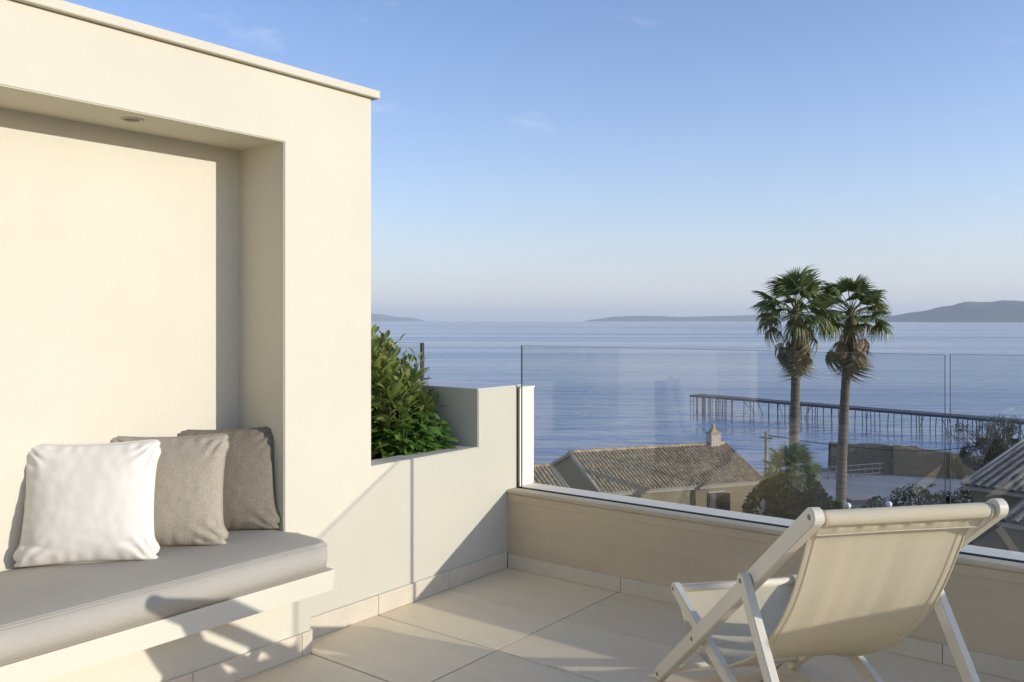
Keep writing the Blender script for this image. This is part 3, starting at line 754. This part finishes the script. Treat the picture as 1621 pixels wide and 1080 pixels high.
bush('hedge_shrub', 20.5, 39.8, GZ, [((-.9, 0, 1.8), (1.0, .9, 1.7)), ((.4, .1, 1.7), (1.0, .9, 1.6))], 6000, .09, bush_d, 'tall dark hedge behind the glass joint beside the tiled eaves', 'hedge', 6)
bush('hedge_shrub', 13.6, 33.5, GZ, [((-.3, 0, 1.0), (1.3, .9, 1.3)), ((1.5, .1, .8), (1.3, .9, 1.1))], 6000, .09, bush_d, 'low dark shrubs between the palms and the car park', 'hedge', 8)

def bare_tree(l_, d_, z, label, seed):
    b = W(l_, d_, z); t_ = thing('scrubby_tree', label, 'tree', b, YAW); r = random.Random(seed); vs, fs = [], []; lv, lf = [], []
    def grow(p, d, ln, rad, lev):
        q_ = p+d*ln; m_ = p.lerp(q_, .5)+Vector((r.uniform(-1, 1), r.uniform(-1, 1), 0))*ln*.06
        tube_pts(vs, fs, [p, m_, q_], [rad, rad*.85, rad*.65], 4, False)
        if lev == 0:
            for i in range(7):
                c = q_+Vector((r.gauss(0, .15), r.gauss(0, .15), r.gauss(0, .12))); e = Vector((r.gauss(0, 1), r.gauss(0, 1), r.gauss(0, 1))).normalized(); f = e.cross(Vector((0, 0, 1))).normalized(); s = .045
                k = len(lv); lv.extend([c-e*s, c+f*s*.6, c+e*s, c-f*s*.6]); lf.append((k, k+1, k+2, k+3))
            return
        for i in range(3 if lev > 1 else 3):
            nd = (d+Vector((r.gauss(0, .42), r.gauss(0, .42), r.gauss(.12, .25)))).normalized(); grow(q_, nd, ln*r.uniform(.66, .86), rad*.6, lev-1)
    for i in range(6): grow(Vector((r.uniform(-.9, .9), r.uniform(-.6, .6), 0)), Vector((r.gauss(0, .35), r.gauss(0, .35), 1)).normalized(), 1.15, .06, 4)
    pyd('branches', vs, fs, mat('grey_bark', (.07, .055, .045), .9, .2, 8), t_)
    o = pyd('leaves', lv, lf, bush_g, t_); o['kind'] = 'stuff'
    foliage('lower_crown', [((-.7, 0, 1.5), (1.4, 1.0, .95)), ((.8, 0, 1.5), (1.5, 1.0, .9))], 7000, .10, bush_d, t_, seed, b)
    return t_
bare_tree(26.8, 47.5, -8.9, 'scrubby tree with bare twigs above and dark leaves below by the ochre wall', 21)

# ------------------------------------------------------------------ pier
pier_wood = mat('weathered_pier_timber', (.10, .105, .115), .85, .2, .7, .3, 3, .05)
PA, PB = W(25.9, 122, ZS-1.25), W(70.5, 69.5, ZS-1.25)
pd = (PB-PA).normalized(); plen = (PB-PA).length; pr = Vector((-pd.y, pd.x, 0))
pier = thing('pier', 'long narrow timber pier on thin piles reaching out over the sea', 'pier', PA, math.atan2(pd.y, pd.x))
box('deck', 0, plen, -1.1, 1.1, 1.78, 1.96, pier_wood, pier)
for s in (-1, 1):
    box('edge_beam', 0, plen, min(s*1.1, s*1.2), max(s*1.1, s*1.2), 1.70, 1.98, pier_wood, pier)
def cylmesh(name, r_, h_, m, n=6):
    vs, fs = [], []; tube_pts(vs, fs, [(0, 0, 0), (0, 0, h_)], r_, n); me = bpy.data.meshes.new(name); me.from_pydata([tuple(v) for v in vs], [], fs); me.materials.append(m); return me
pile_me = cylmesh('pile', .048, 4.2, pier_wood); br_me = cylmesh('brace', .04, 1, pier_wood)
r = random.Random(4); x = .6; kk = 0
while x < plen-2:
    for s in (-1, 1):
        if r.random() < .08: continue
        stamp('pile', pile_me, Matrix.Translation((x+r.uniform(-.2, .2), s*1.0, -2.55)) @ Matrix.Rotation(r.uniform(-.05, .05), 4, 'Y'), pier)
    if r.random() < .6:
        a_ = Vector((x, r.choice((-1, 1)), 1.6)); b_ = Vector((x+r.uniform(-1.3, 1.3), -a_.y if r.random() < .3 else a_.y, -.3)); d = b_-a_
        stamp('brace', br_me, Matrix.Translation(a_) @ d.to_track_quat('Z', 'Y').to_matrix().to_4x4() @ Matrix.Scale(d.length, 4, (0, 0, 1)), pier)
    x += r.choice((.6, .9, 1.3, 1.7)); kk += 1
# wider platform at the seaward end
box('end_platform', .0, 5.5, -1.5, 1.5, 1.72, 1.779, pier_wood, pier)
for px_ in (.2, 1.4, 2.6, 3.9, 5.2):
    for s in (-1.4, 0, 1.4): stamp('pile', pile_me, Matrix.Translation((px_, s, -2.55)), pier)

# ------------------------------------------------------------------ tiled houses
terr = mat('old_roof_tile', (.62, .44, .23), .9, .45, 3.2, .3, 9, .02, col2=(.20, .15, .09, 1), fine=.35)
terr2 = mat('grey_roof_tile', (.27, .22, .165), .9, .35, 2.0, .3, 9, .02, col2=(.13, .115, .095, 1), fine=.2)
hwall = mat('ochre_house_render', (.20, .165, .095), .9, .08, .6, .2, 6, .01)
hwhite = mat('pale_house_trim', (.34, .315, .26), .8, .08, 1)
ww = mat('dark_window_glass', (.015, .02, .03), .12, .1, 3); shut = mat('dark_shutter', (.03, .028, .025), .6, .1, 5)
def tile_roof(name, A, B, C_, D, pitch, m, parent, seed, amp=.055, rows=.36):
    """rows of curved tiles: A,B along the ridge, D,C along the eave (A above D)"""
    r = random.Random(seed); L_ = (B-A).length; ncol = max(2, int(L_/pitch)); Ls = (D-A).length; nrow = max(2, int(Ls/rows))
    vs, fs = [], []; nn = (B-A).cross(D-A).normalized()
    if nn.z < 0: nn = -nn
    sub = 5
    for c in range(ncol):
        for q_ in range(nrow):
            jit = r.uniform(-.05, .05); b0 = len(vs); hw = 1.0/ncol*.5*.66
            for e_, dz in ((q_/nrow, .0), ((q_+1.12)/nrow, .022)):
                e_ = min(e_, 1.01)
                for s in range(sub+1):
                    a = math.pi*s/sub; u = (c+.5+jit)/ncol-math.cos(a)*hw
                    top_ = A.lerp(B, u); bot = D.lerp(C_, u); p = top_.lerp(bot, e_)+nn*(math.sin(a)*amp+dz+.014+jit*.25); vs.append(p)
            for s in range(sub): fs.append((b0+s, b0+s+1, b0+sub+2+s, b0+sub+1+s))
            k = len(vs); vs_ = vs[b0+sub+1:b0+2*sub+2]; vs.append(sum((v for v in vs_), Vector())/len(vs_)-nn*.02)
            for s in range(sub): fs.append((b0+sub+1+s, b0+sub+2+s, k))
    o = pyd(name, vs, fs, m, parent); o['kind'] = 'stuff'; return o
def slab(name, P4, th, m, parent):
    nn = (P4[1]-P4[0]).cross(P4[3]-P4[0]).normalized()
    if nn.z < 0: nn = -nn
    vs = list(P4)+[p-nn*th for p in P4]; fs = [(0, 1, 2, 3), (7, 6, 5, 4), (0, 4, 5, 1), (1, 5, 6, 2), (2, 6, 7, 3), (3, 7, 4, 0)]
    bm = bmesh.new(); bv = [bm.verts.new(v) for v in vs]
    for f in fs: bm.faces.new([bv[i] for i in f])
    return bobj(name, bm, m, parent)
def house(name, label, org, rz, LX, q_, p, zr, wall_m, tm_, ground_z, seed, chim=None, win=None, pitch=.21, cat='house', hip=False):
    """ridge along local x from 0..LX at y=0, height zr; front eave at y=-q, drop p"""
    t_ = thing(name, label, cat, org, rz); zb = ground_z
    A, B = Vector((-.15, 0, zr)), Vector((LX+.15, 0, zr)); C_, D = Vector((LX+.15, -q_-.25, zr-p-.1)), Vector((-.15, -q_-.25, zr-p-.1))
    C2, D2 = Vector((LX+.15, q_+.25, zr-p-.1)), Vector((-.15, q_+.25, zr-p-.1))
    slab('roof_deck', (A, B, C_, D), .10, hwhite, t_); slab('roof_deck', (B, A, D2, C2), .10, hwhite, t_)
    up = Vector((0, 0, .004))
    tile_roof('roof_tiles', A+up, B+up, C_+up, D+up, pitch, tm_, t_, seed); tile_roof('roof_tiles', B+up, A+up, D2+up, C2+up, pitch, tm_, t_, seed+1)
    tube('ridge_tiles', [A+(B-A)*(i/24)+Vector((0, 0, .03+.012*(i % 2))) for i in range(25)], .11, tm_, t_, 8)
    bm = bmesh.new(); pts = [(-q_, zb), (q_, zb), (q_, zr-p-.13), (0, zr-.14), (-q_, zr-p-.13)]
    a = [bm.verts.new((0.1, y, z)) for y, z in pts]; b = [bm.verts.new((LX-.1, y, z)) for y, z in pts]
    bm.faces.new(a[::-1]); bm.faces.new(b)
    for i in range(5): bm.faces.new((a[i], a[(i+1) % 5], b[(i+1) % 5], b[i]))
    bobj('wall', bm, wall_m, t_)
    box('eave_cornice', 0, LX, -q_-.14, -q_-.001, zr-p-.32, zr-p-.17, hwhite, t_)
    for s0, s1 in ((A, D), (B, C_)):      # verge trim
        tube('verge_trim', [s0+Vector((0, 0, .05)), s1+Vector((0, 0, .05))], .07, hwhite, t_, 6)
    for wx, wz, w_, h_ in (win or []):
        f = box('window', wx-w_/2-.08, wx+w_/2+.08, -q_-.04, -q_-.001, wz-h_/2-.08, wz+h_/2+.08, hwhite, t_)
        g = box('pane', wx-w_/2, wx+w_/2, -q_-.05, -q_-.041, wz-h_/2, wz+h_/2, ww, f)
        box('shutter', wx-w_/2-.02, wx-.08, -q_-.09, -q_-.052, wz-h_/2, wz+h_/2, shut, f); 
        sh = box('shutter', 0, w_/2, -.045, -.01, wz-h_/2, wz+h_/2, shut, f); sh.location = (wx+w_/2, -q_-.06, 0); sh.rotation_euler = (0, 0, R(-65))
    for cx_, cw, ch_ in (chim or []):
        c = box('chimney', cx_-cw/2, cx_+cw/2, -cw*.45, cw*.45, zr-.4, zr+ch_, mat('chimney_render', (.52, .43, .34), .9, .1, 4), t_)
        box('chimney_cap', cx_-cw/2-.05, cx_+cw/2+.05, -cw*.5, cw*.5, zr+ch_+.001, zr+ch_+.07, hwhite, c)
        vs = [(cx_-cw/2, -cw*.4, zr+ch_+.071), (cx_+cw/2, -cw*.4, zr+ch_+.071), (cx_+cw/2, cw*.4, zr+ch_+.071), (cx_-cw/2, cw*.4, zr+ch_+.071), (cx_-.05, 0, zr+ch_+.35), (cx_+.05, 0, zr+ch_+.35)]
        pyd('chimney_hood', vs, [(3, 2, 1, 0), (0, 1, 5, 4), (2, 3, 4, 5), (1, 2, 5), (3, 0, 4)], terr, c)
        box('chimney_pot', cx_-.09, cx_+.09, -.09, .09, zr+ch_+.30, zr+ch_+.55, hwhite, c)
    return t_
e_ang = math.atan2(3.3, 9.0)
house('tiled_house', 'yellow house with a brown tiled gable roof and a chimney near its right end', W(3.2, 46.5, 0)-Vector((0, 0, 0)), YAW+e_ang, 9.55, 3.5, 1.36, -7.1, hwall, terr, GZ, 3,
      chim=[(8.9, .62, .62)], win=[(6.75, -9.55, .85, 1.0)])
house('tiled_outbuilding', 'low tiled roof at the left end of the yellow house, cut by the ledge', W(-4.2, 41.0, 0), YAW+e_ang, 6.4, 3.6, 1.3, -7.25, hwall, terr, GZ, 12, pitch=.22)

# close building on the right, its tiles set one by one
bt_m = cylmesh('x', .1, 1, terr2)
def barrel(name, ln, r0, r1, m):
    vs, fs = [], []; n = 6
    for y_, rr in ((0, r0), (ln, r1)):
        for s in range(n+1):
            a = math.pi*s/n; vs.append((-math.cos(a)*rr, y_, math.sin(a)*rr*.75))
        for s in range(n+1):
            a = math.pi*s/n; vs.append((-math.cos(a)*(rr-.014), y_, math.sin(a)*(rr*.75-.014)))
    k = 2*(n+1)
    for s in range(n):
        fs += [(s, s+1, k+s+1, k+s), (n+1+s, k+n+1+s, k+n+2+s, n+2+s), (k+s, k+s+1, k+n+2+s, k+n+1+s), (s, n+1+s, n+2+s, s+1)]
    me = bpy.data.meshes.new(name); me.from_pydata(vs, [], fs); me.materials.append(m); return me
BAR = barrel('roof_tile', .42, .085, .10, terr2)
def near_roof(t_, O, along, down, ncol, nrow, pitch, seed):
    r = random.Random(seed); nn = along.cross(down).normalized()
    if nn.z < 0: nn = -nn
    M0 = Matrix((nn.cross(down).normalized()*-1, down, nn)).transposed()
    x_ = M0.col[0]
    if x_.dot(along) < 0: M0 = Matrix((-Vector(M0.col[0]), down, nn)).transposed()
    for c in range(ncol):
        for q_ in range(nrow):
            p = O+along*(c+.5)*pitch+down*(q_*.36)+nn*(.03+.02*0+r.uniform(-.006, .006))
            stamp('roof_tile', BAR, Matrix.Translation(p) @ M0.to_4x4() @ Matrix.Rotation(r.uniform(-.03, .03), 4, 'Z') @ Matrix.Rotation(-.03, 4, 'X'), t_)
annex_m = mat('brown_annex_render', (.19, .15, .105), .9, .12, 1)
nb = thing('tiled_annex', 'nearby pale house with grey curved tile roofs at the right edge', 'house', W(0, 0, 0), YAW)
# local coordinates: x right, y ahead, z relative to eye height
E1 = Vector((11.5, 22.0, -4.18)); al = Vector((.62, -.78, 0)).normalized(); dn = Vector((-.78, -.62, -.20)).normalized()
LR = 14*.36; O1 = E1-dn*LR
slab('roof_deck', (O1, O1+al*6, O1+al*6+dn*(LR+.05), O1+dn*(LR+.05)), .09, hwhite, nb)
near_roof(nb, O1, al, dn, 20, 14, .215, 5)
bm = bmesh.new()
pw = [E1+dn*-.25+al*.12, E1+dn*-.25+al*5.9, O1+al*5.9-Vector((0, 0, 0)), O1+al*.12]
tops = [p-Vector((0, 0, .14)) for p in pw]; bots = [Vector((p.x, p.y, GZ)) for p in pw]
tv = [bm.verts.new(p) for p in tops]; bv = [bm.verts.new(p) for p in bots]
bm.faces.new(tv); bm.faces.new(bv[::-1])
for i in range(4): bm.faces.new((bv[i], bv[(i+1) % 4], tv[(i+1) % 4], tv[i]))
bobj('wall', bm, annex_m, nb)
tube('verge_trim', [O1+Vector((-.02, 0, .04)), E1+dn*.05+Vector((-.02, 0, .04))], .06, hwhite, nb, 6)
E2 = Vector((9.55, 17.0, -3.93)); O2 = E2-dn*(5*.36)
slab('roof_deck', (O2, O2+al*5, O2+al*5+dn*(5*.36+.05), O2+dn*(5*.36+.05)), .09, hwhite, nb)
near_roof(nb, O2, al, dn, 2+8, 5, .215, 6)
bm = bmesh.new()
pw = [E2+dn*-.2+al*.12, E2+dn*-.2+al*4.9, O2+al*4.9, O2+al*.12]
tops = [p-Vector((0, 0, .14)) for p in pw]; bots = [Vector((p.x, p.y, GZ)) for p in pw]
tv = [bm.verts.new(p) for p in tops]; bv = [bm.verts.new(p) for p in bots]
bm.faces.new(tv); bm.faces.new(bv[::-1])
for i in range(4): bm.faces.new((bv[i], bv[(i+1) % 4], tv[(i+1) % 4], tv[i]))
bobj('lower_wall', bm, annex_m, nb)

# ------------------------------------------------------------------ yard by the shore
yard_m = mat('pale_concrete_yard', (.27, .28, .29), .9, .2, .35, .2, 2, .02)
vs = [W(l_, d_, GZ+.06) for l_, d_ in ((17.5, 44), (36, 44), (34.5, 59.5), (27, 62.5), (23.0, 63), (16.5, 57))]
struct(pyd('yard', vs, [tuple(range(6))], yard_m))
st1 = mat('ruined_brown_stone', (.13, .10, .06), .95, .4, .7, .9, 2.5, .2, col2=(.06, .06, .035, 1)); st2 = mat('ochre_stone_wall', (.25, .16, .075), .95, .35, .6, .9, 2.2, .2, col2=(.12, .09, .05, 1))
def rough_wall(name, a, b, h0, h1, th, m, label, seed):
    P0, P1 = W(a[0], a[1], GZ), W(b[0], b[1], GZ); d = P1-P0; L_ = d.length; n = int(L_/.35); t_ = thing(name, label, 'wall', P0, math.atan2(d.y, d.x)); vs, fs = [], []
    for i in range(n+1):
        x_ = L_*i/n; hh = h0+(h1-h0)*i/n+.14*noise.fractal(Vector((x_*.5, seed, 0)), 1, 2, 4)
        for (y_, z_) in ((-th, -.3), (-th*.9, hh*.5), (-th*.8, hh-.05), (-th*.3, hh+.03), (th*.3, hh), (th, -.6)):
            k = .10*noise.noise(Vector((x_*.9, y_*2+z_, seed))); vs.append((x_, y_+k, z_+k*.4))
    for i in range(n):
        for j in range(5): a_ = i*6+j; fs.append((a_, a_+6, a_+7, a_+1))
    pyd('stonework', vs, fs, m, t_, True); return t_
rough_wall('ruined_wall', (23.2, 63.2), (29.0, 62.0), 2.1, 2.0, .8, st1, 'dark brown ruined stone wall at the sea end of the yard', 2)
rough_wall('ochre_wall', (27.2, 61.7), (35.5, 58.5), 2.15, 1.3, .5, st2, 'long ochre stone wall on the far side of the yard', 6)
rf = thing('yard_fence', 'low pale wire fence along the seaward edge of the yard', 'fence', W(16.4, 57.4, GZ), 0)
A_ = W(16.4, 57.4, GZ); B_ = W(27.2, 61.6, GZ); dd = B_-A_; fm = mat('pale_fence_metal', (.11, .115, .115), .7, .1, 3); pme = cylmesh('fence_post', .035, .95, fm)
for i in range(19): stamp('fence_post', pme, Matrix.Translation(dd*(i/18)), rf)
for z_ in (.25, .58, .92): tube('rail', [Vector((0, 0, z_)), dd+Vector((0, 0, z_))], .025, fm, rf, 4)
rk = thing('rock_row', 'row of pale rocks on the shore below the yard fence', 'rocks', W(17.0, 60, GZ-.5)); rm = mat('pale_shore_rock', (.30, .28, .25), .95, .2, 1, .5, 4, .1)
rr = random.Random(3)
for i in range(26):
    bm = bmesh.new(); bmesh.ops.create_icosphere(bm, subdivisions=2, radius=rr.uniform(.3, .6))
    for v in bm.verts: v.co *= 1+.35*noise.noise(v.co*2.3+Vector((i, 0, 0)))
    o = bobj('rock', bm, rm, rk); t = i/25; p = W(14+12*t, 59.6+5.5*t+rr.uniform(-.7, .7), GZ-.45)-rk.location; o.location = p

# utility pole, cable, lamps, canopy, cars
pole_m = mat('grey_timber_pole', (.30, .27, .23), .9, .2, 3)
up_ = thing('utility_pole', 'pale wooden utility pole rising left of the palms', 'pole', W((1213-810.5)*44/1368, 44, GZ)); tube('shaft', [(0, 0, 0), (0, 0, 5.37)], [.13, .09], pole_m, up_, 8)
box('insulator_arm', -.35, .35, -.04, .04, 5.0, 5.08, pole_m, up_)
def at(px, py, d): return W((px-810.5)/1368*d, d, -(py-508)/1368*d)
cb = [at(1214, 689, 44), at(1240, 693, 44.4), at(1262, 697, 44.8), at(1330, 706, 45.8), at(1400, 712, 46.6), at(1450, 714.5, 47), at(1500, 712, 47.5), at(1545, 706, 48), at(1640, 690, 50)]
tag(tube('overhead_cable', cb, .022, dark_gap, None, 4), 'thin dark overhead cable sagging across the water behind the palms', 'cable')
globe_m = mat('white_lamp_globe', (.8, .8, .78), .3, .02, 5)
for px_, py_, lb in ((1342, 801, 'small white globe garden lamp nearer the palms'), (1407, 798.5, 'small white globe garden lamp just above the middle of the deck chair canvas')):
    d_ = 35; p = at(px_, py_, d_); t_ = thing('garden_lamp', lb, 'lamp', (p.x, p.y, ZG), 0, 'globe garden lamps'); h_ = p.z-ZG
    tube('lamp_post', [(0, 0, 0), (0, 0, h_-.10)], .035, steel, t_, 8)
    bm = bmesh.new(); bmesh.ops.create_uvsphere(bm, u_segments=14, v_segments=10, radius=.13); bmesh.ops.translate(bm, verts=bm.verts, vec=(0, 0, h_)); bobj('globe', bm, globe_m, t_, True)
    box('collar', -.06, .06, -.06, .06, h_-.15, h_-.10, steel, t_)
cn = thing('arched_canopy', 'low brown arched canopy beside the parked red car', 'canopy', W(14.9, 37.2, GZ), YAW)
vs, fs = [], []
for i in range(13):
    a = math.pi*i/12; 
    for y_ in (-1.0, 1.0): vs.append((-1.35*math.cos(a), y_, 2.0+.62*math.sin(a)))
for i in range(12): fs.append((i*2, i*2+1, i*2+3, i*2+2))
o = pyd('cover', vs, fs, mat('brown_canopy_cloth', (.10, .07, .05), .8, .1, 3), cn, True); sm = o.modifiers.new('thick', 'SOLIDIFY'); sm.thickness = .02
tube('arch_rim', [(-1.37*math.cos(math.pi*i/12), -1.02, 2.0+.64*math.sin(math.pi*i/12)) for i in range(13)], .045, hwhite, cn, 6)
for sx in (-1.33, 1.33):
    for sy in (-.95, .95): tube('post', [(sx, sy, 0), (sx, sy, 2.0)], .04, steel, cn, 6)

def car(loc, rz, paint, label):
    t_ = thing('parked_car', label, 'car', loc, rz, 'cars parked beside the yard')
    sec = [(-2.1, .62, .70), (-2.05, .85, .80), (-1.3, .95, .84), (-.3, 1.0, .86), (.9, .98, .86), (1.9, .88, .82), (2.12, .60, .72)]
    vs, fs = [], []
    for x_, zt, hw in sec:
        for y_, z_ in ((-hw, .28), (-hw-.02, .55), (-hw+.05, zt), (hw-.05, zt), (hw+.02, .55), (hw, .28)): vs.append((x_, y_, z_))
    for i in range(len(sec)-1):
        for j in range(6): a = i*6+j; b = i*6+(j+1) % 6; fs.append((a, b, b+6, a+6))
    fs += [tuple(range(6))[::-1], tuple(range((len(sec)-1)*6, len(sec)*6))]
    o = pyd('body', vs, fs, paint, t_); nmod(o, .05, 3)
    cab = [(-1.45, .97, .74), (-.75, 1.44, .60), (.75, 1.46, .60), (1.55, .97, .72)]
    vs, fs = [], []
    for x_, z_, hw in cab: vs += [(x_, -hw, z_), (x_, hw, z_)]
    vs += [(-.75, -.76, .97), (-.75, .76, .97), (.75, -.76, .97), (.75, .76, .97)]
    pyd('roof', [(-.78, -.6, 1.445), (.78, -.6, 1.465), (.78, .6, 1.465), (-.78, .6, 1.445), (-.7, -.55, 1.48), (.7, -.55, 1.50), (.7, .55, 1.50), (-.7, .55, 1.48)], [(4, 5, 6, 7), (0, 1, 5, 4), (1, 2, 6, 5), (2, 3, 7, 6), (3, 0, 4, 7)], paint, t_)
    pyd('windscreen', [vs[0], vs[1], vs[3], vs[2]], [(0, 1, 2, 3)], ww, t_); pyd('rear_window', [vs[4], vs[5], vs[7], vs[6]], [(0, 1, 2, 3)], ww, t_)
    for s, a in ((-1, 0), (1, 1)): pyd('side_window', [vs[a], (vs[a][0], s*.76, .96), (1.55, s*.76, .96), vs[6+a], vs[4+a], vs[2+a]], [(0, 1, 2, 3, 4, 5)], ww, t_)
    for sx in (-1.3, 1.35):
        for sy in (-.86, .68):
            vs2, fs2 = [], []; tube_pts(vs2, fs2, [(sx, sy, .31), (sx, sy+.18, .31)], .31, 16); wh = pyd('wheel', vs2, fs2, dark_gap, t_)
            vs2, fs2 = [], []; tube_pts(vs2, fs2, [(sx, sy-.004, .31), (sx, sy+.184, .31)], .18, 12); pyd('rim', vs2, fs2, steel, wh)
    for sy in (-.6, .6): box('headlight', 2.06, 2.12, sy-.14, sy+.14, .60, .70, globe_m, t_)
red = mat('dark_red_car_paint', (.16, .03, .02), .3, .1, 2); blk = mat('black_car_paint', (.015, .017, .02), .25, .1, 2)
car(W(18.6, 46.2, GZ+.062), YAW+R(8), red, 'dark red parked car half hidden behind the deck chair top')
car(W(23.6, 45.6, GZ+.062), YAW+R(175), blk, 'black parked car behind the glass joint')
